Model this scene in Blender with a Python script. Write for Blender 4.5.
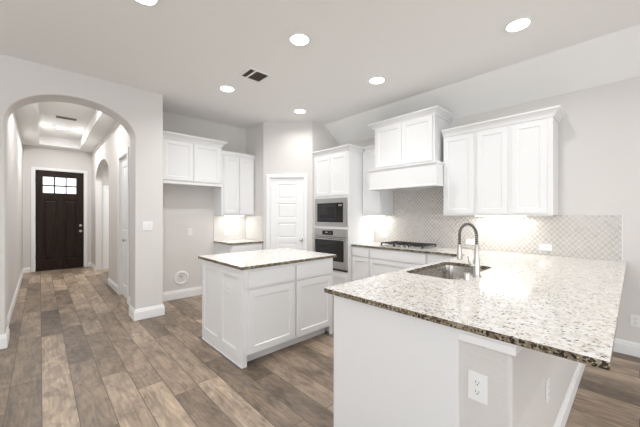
import bpy, bmesh, math, random
from mathutils import Vector, Matrix
random.seed(7)
PI = math.pi
for o in list(bpy.data.objects):
    bpy.data.objects.remove(o, do_unlink=True)
SC = bpy.context.scene
COL = SC.collection

# ------------------------------------------------------------------ camera
cd = bpy.data.cameras.new('camera')
cam = bpy.data.objects.new('camera', cd)
COL.objects.link(cam)
cam.location = (0, 0, 1.372)
cam.rotation_euler = (PI / 2, 0, math.radians(-43.27))
cd.sensor_width = 36
cd.lens = 36 * 297.5 / 640
cd.shift_y = 1.7 / 640
cd.clip_start = 0.02
SC.camera = cam

# ------------------------------------------------------------------ world, exposure
W = bpy.data.worlds.new('world')
SC.world = W
W.use_nodes = True
wb = W.node_tree.nodes['Background']
wb.inputs[0].default_value = (0.88, 0.94, 1.0, 1)
wb.inputs[1].default_value = 2.1
SC.view_settings.view_transform = 'Standard'
SC.view_settings.look = 'None'
SC.view_settings.gamma = 1
SC.view_settings.use_curve_mapping = False
SC.view_settings.exposure = 0.10

CEIL = 3.03
ZH = 3.05            # hallway ceiling
XW = 4.22            # range wall
XB, YB = -4.2, -5.0  # far sides of the room behind the camera


def area(name, loc, rot, sx, sy, power, color=(1, 1, 1)):
    l = bpy.data.lights.new(name, 'AREA')
    l.shape = 'RECTANGLE'
    l.size, l.size_y = sx, sy
    l.energy = power
    l.color = color
    o = bpy.data.objects.new(name, l)
    o.location = loc
    o.rotation_euler = rot
    COL.objects.link(o)
    return o


# added fill lamps inside the unseen windows, tilted up to brighten the ceiling
area('added_fill_light', (0.0, YB + 0.55, 1.5), (PI / 2 + 1.0, 0, 0), 5.6, 1.9, 62, (0.94, 0.975, 1))
area('added_fill_light', (XB + 0.55, -0.6, 1.5), (PI / 2 + 1.0, 0, -PI / 2), 5.6, 1.9, 78, (0.94, 0.975, 1))


# ------------------------------------------------------------------ materials
def mat(name, color, rough=0.5, metal=0.0, bump=0.0, bscale=200, spec=None, emit=None, estr=0):
    m = bpy.data.materials.new(name)
    m.use_nodes = True
    nt = m.node_tree
    b = nt.nodes['Principled BSDF']
    b.inputs['Base Color'].default_value = (*color, 1)
    b.inputs['Roughness'].default_value = rough
    b.inputs['Metallic'].default_value = metal
    if spec is not None:
        b.inputs['Specular IOR Level'].default_value = spec
    if emit:
        b.inputs['Emission Color'].default_value = (*emit, 1)
        b.inputs['Emission Strength'].default_value = estr
    # slight procedural tone variation on every surface
    tc = nt.nodes.new('ShaderNodeTexCoord')
    nz = nt.nodes.new('ShaderNodeTexNoise')
    nz.inputs['Scale'].default_value = bscale
    nz.inputs['Detail'].default_value = 3
    nt.links.new(tc.outputs['Object'], nz.inputs['Vector'])
    if bump:
        bp = nt.nodes.new('ShaderNodeBump')
        bp.inputs['Strength'].default_value = bump
        bp.inputs['Distance'].default_value = 0.002
        nt.links.new(nz.outputs['Fac'], bp.inputs['Height'])
        nt.links.new(bp.outputs['Normal'], b.inputs['Normal'])
    else:
        mr = nt.nodes.new('ShaderNodeMapRange')
        mr.inputs['To Min'].default_value = max(0, rough - 0.03)
        mr.inputs['To Max'].default_value = min(1, rough + 0.03)
        nt.links.new(nz.outputs['Fac'], mr.inputs['Value'])
        nt.links.new(mr.outputs['Result'], b.inputs['Roughness'])
    return m


class NG:
    """tiny node-graph helper"""
    def __init__(s, m):
        s.nt = m.node_tree
        s.b = s.nt.nodes['Principled BSDF']

    def n(s, t, **kw):
        nd = s.nt.nodes.new(t)
        for k, v in kw.items():
            setattr(nd, k, v)
        return nd

    def l(s, a, b):
        s.nt.links.new(a, b)

    def math(s, op, a, b=None, c=None):
        nd = s.n('ShaderNodeMath', operation=op)
        for i, v in enumerate((a, b, c)):
            if v is None:
                continue
            if isinstance(v, (int, float)):
                nd.inputs[i].default_value = v
            else:
                s.l(v, nd.inputs[i])
        return nd.outputs[0]

    def ramp(s, fac, stops, interp='LINEAR'):
        r = s.n('ShaderNodeValToRGB')
        r.color_ramp.interpolation = interp
        e = r.color_ramp.elements
        while len(e) < len(stops):
            e.new(0.5)
        for el, (p, c) in zip(e, stops):
            el.position = p
            el.color = (*c, 1)
        s.l(fac, r.inputs[0])
        return r.outputs[0]

    def mix(s, fac, a, b, bt='MIX'):
        nd = s.n('ShaderNodeMix', data_type='RGBA', blend_type=bt)
        for i, v in ((0, fac), (6, a), (7, b)):
            if isinstance(v, (int, float)):
                nd.inputs[i].default_value = v
            elif isinstance(v, tuple):
                nd.inputs[i].default_value = (*v, 1)
            else:
                s.l(v, nd.inputs[i])
        return nd.outputs[2]


def floor_material():
    m = bpy.data.materials.new('wood_look_plank')
    m.use_nodes = True
    g = NG(m)
    tc = g.n('ShaderNodeTexCoord')
    sep = g.n('ShaderNodeSeparateXYZ')
    g.l(tc.outputs['Object'], sep.inputs[0])
    x, y = sep.outputs[0], sep.outputs[1]
    WD, LN = 0.1835, 1.22
    xs = g.math('DIVIDE', g.math('SUBTRACT', x, 0.010), WD)
    lane = g.math('FLOOR', xs)
    fx = g.math('FRACT', xs)
    wn = g.n('ShaderNodeTexWhiteNoise', noise_dimensions='1D')
    g.l(lane, wn.inputs['W'])
    ys = g.math('ADD', g.math('DIVIDE', y, LN), g.math('MULTIPLY', wn.outputs['Value'], 7.3))
    row = g.math('FLOOR', ys)
    fy = g.math('FRACT', ys)
    cmb = g.n('ShaderNodeCombineXYZ')
    g.l(lane, cmb.inputs[0])
    g.l(row, cmb.inputs[1])
    wn2 = g.n('ShaderNodeTexWhiteNoise', noise_dimensions='3D')
    g.l(cmb.outputs[0], wn2.inputs['Vector'])
    rnd = wn2.outputs['Value']
    # grain coordinates : stretched along the plank, shifted per plank
    off = g.n('ShaderNodeVectorMath', operation='SCALE')
    g.l(wn2.outputs['Color'], off.inputs[0])
    off.inputs['Scale'].default_value = 40
    addv = g.n('ShaderNodeVectorMath', operation='ADD')
    g.l(tc.outputs['Object'], addv.inputs[0])
    g.l(off.outputs[0], addv.inputs[1])
    mp = g.n('ShaderNodeMapping')
    mp.inputs['Scale'].default_value = (7.0, 2.2, 1)
    g.l(addv.outputs[0], mp.inputs[0])
    big = g.n('ShaderNodeTexNoise')
    big.inputs['Scale'].default_value = 0.9
    big.inputs['Detail'].default_value = 5
    big.inputs['Distortion'].default_value = 1.2
    g.l(mp.outputs[0], big.inputs['Vector'])
    mp2 = g.n('ShaderNodeMapping')
    mp2.inputs['Scale'].default_value = (60, 3, 0.2)
    g.l(addv.outputs[0], mp2.inputs[0])
    fine = g.n('ShaderNodeTexNoise')
    fine.inputs['Scale'].default_value = 1
    fine.inputs['Detail'].default_value = 4
    g.l(mp2.outputs[0], fine.inputs['Vector'])
    # cathedral rings
    wv = g.n('ShaderNodeTexWave', wave_type='RINGS', rings_direction='Z')
    wv.inputs['Scale'].default_value = 1.5
    wv.inputs['Distortion'].default_value = 5
    wv.inputs['Detail'].default_value = 2
    wv.inputs['Detail Scale'].default_value = 1.2
    mp3 = g.n('ShaderNodeMapping')
    mp3.inputs['Scale'].default_value = (7, 2.2, 0.2)
    g.l(addv.outputs[0], mp3.inputs[0])
    g.l(mp3.outputs[0], wv.inputs['Vector'])
    base = g.ramp(rnd, [(0.0, (0.150, 0.113, 0.086)), (0.25, (0.235, 0.180, 0.135)), (0.5, (0.300, 0.230, 0.172)),
                        (0.75, (0.375, 0.292, 0.220)), (1.0, (0.50, 0.395, 0.300))])
    tone = g.ramp(big.outputs['Fac'], [(0.28, (0.62, 0.61, 0.61)), (0.5, (0.98, 0.98, 0.98)), (0.72, (1.22, 1.20, 1.17))])
    c1 = g.mix(1.0, base, tone, 'MULTIPLY')
    fr = g.ramp(fine.outputs['Fac'], [(0.32, (0.76, 0.75, 0.73)), (0.6, (1.07, 1.07, 1.07))])
    c2 = g.mix(0.9, c1, fr, 'MULTIPLY')
    wr = g.ramp(wv.outputs['Fac'], [(0.0, (0.84, 0.83, 0.81)), (0.6, (1.05, 1.05, 1.05))])
    c3 = g.mix(0.45, c2, wr, 'MULTIPLY')
    bl = g.n('ShaderNodeTexNoise')
    bl.inputs['Scale'].default_value = 9
    bl.inputs['Detail'].default_value = 6
    bl.inputs['Roughness'].default_value = 0.65
    bl.inputs['Distortion'].default_value = 1.8
    mpb = g.n('ShaderNodeMapping')
    mpb.inputs['Scale'].default_value = (1.0, 0.42, 1)
    g.l(addv.outputs[0], mpb.inputs[0])
    g.l(mpb.outputs[0], bl.inputs['Vector'])
    c3 = g.mix(1.0, c3, g.ramp(bl.outputs['Fac'], [(0.30, (0.60, 0.59, 0.58)), (0.5, (1.0, 1.0, 1.0)), (0.70, (1.30, 1.26, 1.20))]), 'MULTIPLY')
    # grout
    ex = g.math('MULTIPLY', g.math('MINIMUM', fx, g.math('SUBTRACT', 1.0, fx)), WD)
    ey = g.math('MULTIPLY', g.math('MINIMUM', fy, g.math('SUBTRACT', 1.0, fy)), LN)
    e = g.math('MINIMUM', ex, ey)
    gm = g.math('LESS_THAN', e, 0.0026)
    c4 = g.mix(gm, c3, (0.095, 0.072, 0.056))
    g.l(c4, g.b.inputs['Base Color'])
    g.b.inputs['Roughness'].default_value = 0.42
    rr = g.n('ShaderNodeMapRange')
    rr.inputs['To Min'].default_value = 0.36
    rr.inputs['To Max'].default_value = 0.52
    g.l(fine.outputs['Fac'], rr.inputs['Value'])
    g.l(rr.outputs[0], g.b.inputs['Roughness'])
    h = g.math('SUBTRACT', g.math('MULTIPLY', fine.outputs['Fac'], 0.25), g.math('MULTIPLY', gm, 1.0))
    bp = g.n('ShaderNodeBump')
    bp.inputs['Strength'].default_value = 0.35
    bp.inputs['Distance'].default_value = 0.002
    g.l(h, bp.inputs['Height'])
    g.l(bp.outputs[0], g.b.inputs['Normal'])
    return m


def granite_material(name, edge=False):
    m = bpy.data.materials.new(name)
    m.use_nodes = True
    g = NG(m)
    tc = g.n('ShaderNodeTexCoord')

    def noise(scale, detail=3, off=0, dist=0.0):
        mp = g.n('ShaderNodeMapping')
        mp.inputs['Location'].default_value = (off, off * 1.7, off * 0.6)
        g.l(tc.outputs['Object'], mp.inputs[0])
        n = g.n('ShaderNodeTexNoise')
        n.inputs['Scale'].default_value = scale
        n.inputs['Detail'].default_value = detail
        n.inputs['Distortion'].default_value = dist
        g.l(mp.outputs[0], n.inputs['Vector'])
        return n.outputs['Fac']
    cloud = noise(26, 3)
    def specks(scale, lo, hi, rad, off):
        """irregular mineral grains: voronoi cells whose random id falls in lo..hi"""
        mp = g.n('ShaderNodeMapping')
        mp.inputs['Location'].default_value = (off, off * .7, off * 1.3)
        g.l(tc.outputs['Object'], mp.inputs[0])
        wob = g.n('ShaderNodeTexNoise')
        wob.inputs['Scale'].default_value = scale * 1.6
        g.l(mp.outputs[0], wob.inputs['Vector'])
        sc_ = g.n('ShaderNodeVectorMath', operation='SCALE')
        sc_.inputs['Scale'].default_value = 0.9 / scale
        g.l(wob.outputs['Color'], sc_.inputs[0])
        ad = g.n('ShaderNodeVectorMath', operation='ADD')
        g.l(mp.outputs[0], ad.inputs[0])
        g.l(sc_.outputs[0], ad.inputs[1])
        v = g.n('ShaderNodeTexVoronoi')
        v.inputs['Scale'].default_value = scale
        g.l(ad.outputs[0], v.inputs['Vector'])
        sp = g.n('ShaderNodeSeparateColor')
        g.l(v.outputs['Color'], sp.inputs[0])
        a = g.math('GREATER_THAN', sp.outputs[0], lo)
        b = g.math('LESS_THAN', sp.outputs[0], hi)
        d = g.math('LESS_THAN', v.outputs['Distance'], rad)
        return g.math('MULTIPLY', g.math('MULTIPLY', a, b), d)
    if not edge:
        c = g.ramp(cloud, [(0.34, (0.69, 0.65, 0.59)), (0.5, (0.80, 0.78, 0.74)), (0.66, (0.86, 0.85, 0.83))])
        c = g.mix(g.math('MULTIPLY', specks(75, 0.0, 0.20, 0.50, 3), 0.75), c, (0.52, 0.43, 0.34))
        c = g.mix(g.math('MULTIPLY', specks(85, 0.3, 0.44, 0.45, 11), 0.8), c, (0.34, 0.32, 0.30))
        c = g.mix(g.math('MULTIPLY', specks(75, 0.6, 0.70, 0.45, 23), 0.95), c, (0.07, 0.055, 0.05))
        g.b.inputs['Roughness'].default_value = 0.09
    else:  # slab edge: its weaker light painted in as darker, denser speckle
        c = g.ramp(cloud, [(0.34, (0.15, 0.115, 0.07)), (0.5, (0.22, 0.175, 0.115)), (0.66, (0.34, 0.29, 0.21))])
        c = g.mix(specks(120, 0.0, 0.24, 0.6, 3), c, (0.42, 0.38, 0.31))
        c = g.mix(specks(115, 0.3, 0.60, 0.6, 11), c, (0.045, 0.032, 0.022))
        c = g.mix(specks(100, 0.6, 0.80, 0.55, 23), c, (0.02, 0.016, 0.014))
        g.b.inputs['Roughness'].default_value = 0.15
    g.l(c, g.b.inputs['Base Color'])
    return m


def tile_material():
    """arabesque style lattice of small glazed tiles, laid on the x = const wall (uses y and z)"""
    m = bpy.data.materials.new('glazed_mosaic_tile')
    m.use_nodes = True
    g = NG(m)
    tc = g.n('ShaderNodeTexCoord')
    sep = g.n('ShaderNodeSeparateXYZ')
    g.l(tc.outputs['Object'], sep.inputs[0])
    hx = g.math('ADD', sep.outputs[0], sep.outputs[1])
    u = g.math('MULTIPLY', hx, PI / 0.052)
    v = g.math('MULTIPLY', sep.outputs[2], PI / 0.060)
    # sin(u)*sin(v)-like lattice with concave-convex sides
    a = g.math('ADD', u, g.math('MULTIPLY', g.math('SINE', g.math('MULTIPLY', v, 2)), 0.25))
    p = g.math('ABSOLUTE', g.math('SINE', g.math('ADD', a, v)))
    q = g.math('ABSOLUTE', g.math('SINE', g.math('SUBTRACT', a, v)))
    d = g.math('MINIMUM', p, q)
    gro = g.math('LESS_THAN', d, 0.15)
    ia = g.n('ShaderNodeCombineXYZ')
    g.l(g.math('FLOOR', g.math('DIVIDE', g.math('ADD', a, v), PI)), ia.inputs[0])
    g.l(g.math('FLOOR', g.math('DIVIDE', g.math('SUBTRACT', a, v), PI)), ia.inputs[1])
    wn = g.n('ShaderNodeTexWhiteNoise', noise_dimensions='3D')
    g.l(ia.outputs[0], wn.inputs['Vector'])
    c = g.ramp(wn.outputs['Value'], [(0, (0.50, 0.47, 0.43)), (1, (0.58, 0.55, 0.51))])
    c = g.mix(gro, c, (0.83, 0.82, 0.80))
    g.l(c, g.b.inputs['Base Color'])
    g.l(g.ramp(gro, [(0, (0.16,) * 3), (1, (0.7,) * 3)]), g.b.inputs['Roughness'])
    bp = g.n('ShaderNodeBump')
    bp.inputs['Strength'].default_value = 0.5
    bp.inputs['Distance'].default_value = 0.003
    sm = g.n('ShaderNodeMapRange')
    sm.interpolation_type = 'SMOOTHSTEP'
    sm.inputs['From Max'].default_value = 0.5
    g.l(d, sm.inputs['Value'])
    g.l(sm.outputs[0], bp.inputs['Height'])
    g.l(bp.outputs[0], g.b.inputs['Normal'])
    return m


def subway_material():
    m = bpy.data.materials.new('pale_wall_tile')
    m.use_nodes = True
    g = NG(m)
    tc = g.n('ShaderNodeTexCoord')
    g.l(tc.outputs['Object'], g.n('ShaderNodeSeparateXYZ').inputs[0])
    g.b.inputs['Base Color'].default_value = (0.74, 0.72, 0.69, 1)
    g.b.inputs['Roughness'].default_value = 0.2
    return m


def door_wood():
    m = bpy.data.materials.new('espresso_wood')
    m.use_nodes = True
    g = NG(m)
    tc = g.n('ShaderNodeTexCoord')
    mp = g.n('ShaderNodeMapping')
    mp.inputs['Scale'].default_value = (40, 40, 2.5)
    g.l(tc.outputs['Object'], mp.inputs[0])
    n = g.n('ShaderNodeTexNoise')
    n.inputs['Scale'].default_value = 1
    n.inputs['Detail'].default_value = 5
    g.l(mp.outputs[0], n.inputs['Vector'])
    c = g.ramp(n.outputs['Fac'], [(0.3, (0.014, 0.008, 0.005)), (0.6, (0.030, 0.018, 0.012)), (0.8, (0.048, 0.029, 0.020))])
    g.l(c, g.b.inputs['Base Color'])
    g.b.inputs['Roughness'].default_value = 0.5
    g.b.inputs['Specular IOR Level'].default_value = 0.2
    return m


def steel_material(name, col, rough, axis_scale):
    m = bpy.data.materials.new(name)
    m.use_nodes = True
    g = NG(m)
    tc = g.n('ShaderNodeTexCoord')
    mp = g.n('ShaderNodeMapping')
    mp.inputs['Scale'].default_value = axis_scale
    g.l(tc.outputs['Object'], mp.inputs[0])
    n = g.n('ShaderNodeTexNoise')
    n.inputs['Scale'].default_value = 1
    n.inputs['Detail'].default_value = 2
    g.l(mp.outputs[0], n.inputs['Vector'])
    g.b.inputs['Base Color'].default_value = (*col, 1)
    g.b.inputs['Metallic'].default_value = 1
    r = g.n('ShaderNodeMapRange')
    r.inputs['To Min'].default_value = rough * 0.8
    r.inputs['To Max'].default_value = rough * 1.25
    g.l(n.outputs['Fac'], r.inputs['Value'])
    g.l(r.outputs[0], g.b.inputs['Roughness'])
    return m


M = {
    'wall': mat('wall_paint', (0.735, 0.710, 0.685), 0.75, bump=0.25, bscale=120),
    'texwall': mat('textured_wall_paint', (0.700, 0.672, 0.645), 0.8, bump=1.0, bscale=70),
    'ceil': mat('ceiling_paint', (0.92, 0.915, 0.90), 0.85, bump=0.2, bscale=90),
    'cab': mat('white_cabinet_enamel', (0.84, 0.84, 0.845), 0.34),
    'trim': mat('white_trim_enamel', (0.90, 0.90, 0.90), 0.4),
    'floor': floor_material(),
    'granite': granite_material('cream_granite'),
    'edge': granite_material('shaded_granite_edge', True),  # same stone as the top, shade of the edge put into the colour
    'tile': tile_material(),
    'paletile': subway_material(),
    'wood': door_wood(),
    'steel': steel_material('brushed_steel', (0.55, 0.55, 0.55), 0.3, (3, 3, 260)),
    'sinksteel': steel_material('satin_sink_steel', (0.50, 0.475, 0.45), 0.25, (60, 60, 60)),
    'nickel': steel_material('brushed_nickel', (0.62, 0.59, 0.56), 0.28, (200, 200, 8)),
    'blackglass': mat('black_oven_glass', (0.012, 0.012, 0.013), 0.06),
    'iron': mat('black_cast_iron', (0.02, 0.02, 0.02), 0.5),
    'darkplastic': mat('dark_plastic', (0.03, 0.03, 0.032), 0.4),
    'darkhole': mat('dark_slot', (0.02, 0.018, 0.016), 0.8),
    'plate': mat('white_plate_plastic', (0.88, 0.88, 0.87), 0.3),
    'vent': mat('vent_enamel', (0.78, 0.76, 0.73), 0.5),
    'ventdark': mat('vent_duct', (0.10, 0.075, 0.055), 0.8),
    'louver': mat('vent_louver_enamel', (0.26, 0.21, 0.17), 0.6),
    'bulb': mat('lit_lens', (1, 1, 1), 0.5, emit=(1.0, 0.97, 0.92), estr=14),
    'strip': mat('lit_strip', (1, 1, 1), 0.5, emit=(1.0, 0.96, 0.9), estr=9),
    'screen': mat('oven_display', (0.01, 0.01, 0.012), 0.1),
    'digits': mat('display_digits', (0.1, 0.2, 0.25), 0.3, emit=(0.7, 0.85, 1.0), estr=0.4),
}
gl = bpy.data.materials.new('frosted_glass')
gl.use_nodes = True
_b = gl.node_tree.nodes['Principled BSDF']
_b.inputs['Transmission Weight'].default_value = 1
_b.inputs['Roughness'].default_value = 0.12
_b.inputs['IOR'].default_value = 1.06
_g = NG(gl)
_t = _g.n('ShaderNodeTexCoord')
_n = _g.n('ShaderNodeTexNoise')
_n.inputs['Scale'].default_value = 45
_g.l(_t.outputs['Object'], _n.inputs['Vector'])
_p = _g.n('ShaderNodeBump')
_p.inputs['Strength'].default_value = 0.3
_g.l(_n.outputs['Fac'], _p.inputs['Height'])
_g.l(_p.outputs[0], _b.inputs['Normal'])
M['glass'] = gl


# ------------------------------------------------------------------ helpers
def tag(o, label=None, cat=None, group=None, kind=None):
    if label:
        o['label'] = label
    if cat:
        o['category'] = cat
    if group:
        o['group'] = group
    if kind:
        o['kind'] = kind
    return o


def empty(name, loc, label=None, cat=None, group=None, kind=None):
    o = bpy.data.objects.new(name, None)
    o.location = loc
    o.empty_display_size = 0.1
    COL.objects.link(o)
    return tag(o, label, cat, group, kind)


def world_loc(o):
    v = Vector((0, 0, 0))
    while o is not None:
        v += o.location
        o = o.parent
    return v


def obj(name, bm, m, parent=None, smooth=False, bevel=0.0, base=None, segs=2):
    """bm is in world coordinates; parents are never rotated"""
    org = world_loc(parent) if parent else (Vector(base) if base else Vector((0, 0, 0)))
    bmesh.ops.recalc_face_normals(bm, faces=bm.faces[:])
    if smooth:
        for f in bm.faces:
            f.smooth = True
    bmesh.ops.translate(bm, verts=bm.verts[:], vec=-org)
    me = bpy.data.meshes.new(name)
    bm.to_mesh(me)
    bm.free()
    ms = m if isinstance(m, (list, tuple)) else [m]
    for k in ms:
        me.materials.append(k)
    o = bpy.data.objects.new(name, me)
    COL.objects.link(o)
    if parent:
        o.parent = parent
    else:
        o.location = org
    if bevel:
        b = o.modifiers.new('bevel', 'BEVEL')
        b.width = bevel
        b.segments = segs
        b.limit_method = 'ANGLE'
        b.angle_limit = math.radians(50)
    if smooth:
        try:
            me.set_sharp_from_angle(angle=math.radians(40))
        except Exception:
            pass
    return o


def BM():
    return bmesh.new()


class Fr:
    """local frame: u along the face, v up, n out of the face"""
    def __init__(s, O, U, N, V=(0, 0, 1)):
        s.O, s.U, s.V, s.N = Vector(O), Vector(U).normalized(), Vector(V), Vector(N).normalized()

    def __call__(s, u, v, n=0.0):
        return s.O + s.U * u + s.V * v + s.N * n


ID = Fr((0, 0, 0), (1, 0, 0), (0, 0, 1), (0, 1, 0))   # u=x v=y n=z


def box(bm, x0, x1, y0, y1, z0, z1, fr=None):
    f = fr or (lambda a, b, c: Vector((a, b, c)))
    vs = [bm.verts.new(f(a, b, c)) for a in (x0, x1) for b in (y0, y1) for c in (z0, z1)]
    for q in ((0, 1, 3, 2), (4, 6, 7, 5), (0, 4, 5, 1), (2, 3, 7, 6), (0, 2, 6, 4), (1, 5, 7, 3)):
        bm.faces.new([vs[i] for i in q])
    return bm


def mbox(*a, fr=None):
    return box(BM(), *a, fr=fr)


def slab(outer, holes, f, d0, d1, side_index=0):
    """prism from a 2-D outline with holes; f(a,b,depth) maps to world"""
    bm = BM()
    loops = [outer] + list(holes)
    rings0, rings1 = [], []
    e0, e1 = [], []
    for lp in loops:
        r0 = [bm.verts.new(f(a, b, d0)) for a, b in lp]
        r1 = [bm.verts.new(f(a, b, d1)) for a, b in lp]
        n = len(lp)
        for i in range(n):
            e0.append(bm.edges.new((r0[i], r0[(i + 1) % n])))
            e1.append(bm.edges.new((r1[i], r1[(i + 1) % n])))
        rings0.append(r0)
        rings1.append(r1)
    bmesh.ops.triangle_fill(bm, use_beauty=True, use_dissolve=False, edges=e0)
    bmesh.ops.triangle_fill(bm, use_beauty=True, use_dissolve=False, edges=e1)
    bmesh.ops.dissolve_limit(bm, angle_limit=0.01, verts=bm.verts[:], edges=[e for e in bm.edges if len(e.link_faces) == 2])
    for r0, r1 in zip(rings0, rings1):
        n = len(r0)
        for i in range(n):
            fc = bm.faces.new((r0[i], r0[(i + 1) % n], r1[(i + 1) % n], r1[i]))
            fc.material_index = side_index
    return bm


def XY(a, b, d):
    return Vector((a, b, d))


def XZ(a, b, d):
    return Vector((a, d, b))


def YZ(a, b, d):
    return Vector((d, a, b))


def rrect(x0, x1, y0, y1, r, n=6):
    pts = []
    for cx, cy, a0 in ((x1 - r, y1 - r, 0), (x0 + r, y1 - r, 90), (x0 + r, y0 + r, 180), (x1 - r, y0 + r, 270)):
        for i in range(n + 1):
            a = math.radians(a0 + 90 * i / n)
            pts.append((cx + r * math.cos(a), cy + r * math.sin(a)))
    return pts


def tube(bm, pts, r, n=12, caps=True, radii=None):
    pts = [Vector(p) for p in pts]
    t0 = (pts[1] - pts[0]).normalized()
    up = Vector((0, 0, 1)) if abs(t0.z) < 0.9 else Vector((1, 0, 0))
    nrm = t0.cross(up).normalized()
    rings = []
    for i, p in enumerate(pts):
        if i == 0:
            t = t0
        elif i == len(pts) - 1:
            t = (pts[i] - pts[i - 1]).normalized()
        else:
            t = (pts[i + 1] - pts[i - 1]).normalized()
        nrm = (nrm - t * nrm.dot(t)).normalized()
        b = t.cross(nrm)
        rr = radii[i] if radii else r
        rings.append([bm.verts.new(p + nrm * rr * math.cos(2 * PI * k / n) + b * rr * math.sin(2 * PI * k / n)) for k in range(n)])
    for a, b_ in zip(rings, rings[1:]):
        for k in range(n):
            bm.faces.new((a[k], a[(k + 1) % n], b_[(k + 1) % n], b_[k]))
    if caps:
        bm.faces.new(rings[0])
        bm.faces.new(rings[-1][::-1])
    return bm


def lathe(bm, prof, c, axis=(0, 0, 1), n=32, caps=True):
    """prof = [(radius, distance along axis)]"""
    ax = Vector(axis).normalized()
    u = ax.cross(Vector((0, 0, 1)) if abs(ax.z) < 0.9 else Vector((1, 0, 0))).normalized()
    v = ax.cross(u)
    c = Vector(c)
    rings = []
    for r, h in prof:
        rings.append([bm.verts.new(c + ax * h + (u * math.cos(2 * PI * k / n) + v * math.sin(2 * PI * k / n)) * max(r, 1e-5)) for k in range(n)])
    for a, b in zip(rings, rings[1:]):
        for k in range(n):
            bm.faces.new((a[k], a[(k + 1) % n], b[(k + 1) % n], b[k]))
    if caps:
        bm.faces.new(rings[0])
        bm.faces.new(rings[-1][::-1])
    return bm


def sweep(path, prof, bm=None):
    """profile [(out, z)] swept along a plan polyline, outward = right-hand side, mitred"""
    bm = bm or BM()
    P = [Vector((a, b)) for a, b in path]
    rings = []
    for i, p in enumerate(P):
        def rn(a, b):
            d = (b - a).normalized()
            return Vector((d.y, -d.x))
        if i == 0:
            off = rn(P[0], P[1])
        elif i == len(P) - 1:
            off = rn(P[-2], P[-1])
        else:
            n1, n2 = rn(P[i - 1], p), rn(p, P[i + 1])
            s = n1 + n2
            off = s / (s.dot(n1)) if s.dot(n1) > 1e-6 else n1
        rings.append([bm.verts.new((p.x + off.x * o, p.y + off.y * o, z)) for o, z in prof])
    n = len(prof)
    for a, b in zip(rings, rings[1:]):
        for k in range(n):
            bm.faces.new((a[k], a[(k + 1) % n], b[(k + 1) % n], b[k]))
    bm.faces.new(rings[0])
    bm.faces.new(rings[-1][::-1])
    return bm


def base_prof(h=0.135, t=0.016):
    return [(0, 0.001), (t, 0.001), (t, h * 0.72), (t * 0.72, h * 0.76), (t * 0.72, h * 0.86), (t * 0.35, h * 0.93), (t * 0.3, h), (0, h)]


def crown_prof(z0, z1, out=0.065):
    H = z1 - z0
    p = [(0, z0), (0.012, z0), (0.012, z0 + H * 0.12)]
    for i in range(7):
        a = i / 6
        # cove then ogee
        p.append((0.014 + (out - 0.022) * (a ** 1.6), z0 + H * (0.16 + 0.60 * a)))
    p += [(out - 0.004, z0 + H * 0.80), (out, z0 + H * 0.82), (out, z1), (0, z1)]
    return p


def shaker(name, parent, O, U, N, w, h, m=None, rail=0.058, t=0.02, rec=0.009, bot=None, top=None, bevel=0.0012, n0=0.0):
    f = Fr(O, U, N)
    bm = BM()
    bot = rail if bot is None else bot
    top = rail if top is None else top
    c = 0.006

    def ring(a0, a1, b0, b1, n):
        return [bm.verts.new(f(a, b, n)) for a, b in ((a0, b0), (a1, b0), (a1, b1), (a0, b1))]
    r0 = ring(0, w, 0, h, n0)
    r1 = ring(0, w, 0, h, n0 + t)
    r2 = ring(rail, w - rail, bot, h - top, n0 + t)
    r3 = ring(rail + c, w - rail - c, bot + c, h - top - c, n0 + t - rec)
    for a, b in ((r0, r1), (r1, r2), (r2, r3)):
        for i in range(4):
            bm.faces.new((a[i], a[(i + 1) % 4], b[(i + 1) % 4], b[i]))
    bm.faces.new(r3)
    bm.faces.new(r0[::-1])
    return obj(name, bm, m or M['cab'], parent, bevel=bevel)


def panel(name, parent, O, U, N, w, h, m=None, t=0.02, bevel=0.002):
    return obj(name, mbox(0, w, 0, h, 0, t, fr=Fr(O, U, N)), m or M['cab'], parent, bevel=bevel)


mX, mY, pX, pY = (-1, 0, 0), (0, -1, 0), (1, 0, 0), (0, 1, 0)

# ================================================================== STRUCTURE
# floor
tag(obj('floor', mbox(XB, 5.6, YB, 10.1, -0.12, 0.0), M['floor']), kind='structure')

# ceiling: main flat part with the sloped strip down to the range wall, one mesh
bm = BM()
yN, yS = 5.5, YB
XS, ZS = 3.79, 2.715
prof = [(XB, CEIL), (XS, CEIL), (XW + 0.002, ZS), (XW + 0.14, ZS), (XW + 0.14, CEIL + 0.15), (XB, CEIL + 0.15)]
a = [bm.verts.new((x, yS, z)) for x, z in prof]
b = [bm.verts.new((x, yN, z)) for x, z in prof]
for i in range(len(prof)):
    bm.faces.new((a[i], a[(i + 1) % 6], b[(i + 1) % 6], b[i]))
bm.faces.new(a)
bm.faces.new(b[::-1])
tag(obj('ceiling', bm, M['ceil']), kind='structure')

# arched wall between kitchen and hallway
YA, YA2 = 4.47, 4.77
AXL, AXR, ASP, ARI = -0.262, 0.902, 2.375, 0.372
acx, ahw = (AXL + AXR) / 2, (AXR - AXL) / 2
arch = [(acx + ahw * math.cos(t), ASP + ARI * math.sin(t)) for t in [PI * i / 36 for i in range(37)]]
outline = [(XB, 0), (AXL, 0)] + arch[::-1] + [(AXR, 0), (1.237, 0), (1.237, CEIL + 0.01), (XB, CEIL + 0.01)]
tag(obj('wall_arch', slab(outline, [], XZ, YA, YA2), M['wall'], bevel=0.014, segs=3), kind='structure')

# wall between the hallway and the fridge recess, fridge wall, pantry walls
HX = 1.0
YF = 5.155
tag(obj('wall_recess_left', mbox(HX + 0.14, 1.237, YA2 - 0.01, YF + 0.1, 0, CEIL + 0.01), M['wall']), kind='structure')
tag(obj('wall_fridge', mbox(1.2, 3.0, YF, YF + 0.12, 0, CEIL + 0.01), M['wall']), kind='structure')
P2, P3 = (2.885, 4.527), (3.4986, 3.9134)
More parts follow.
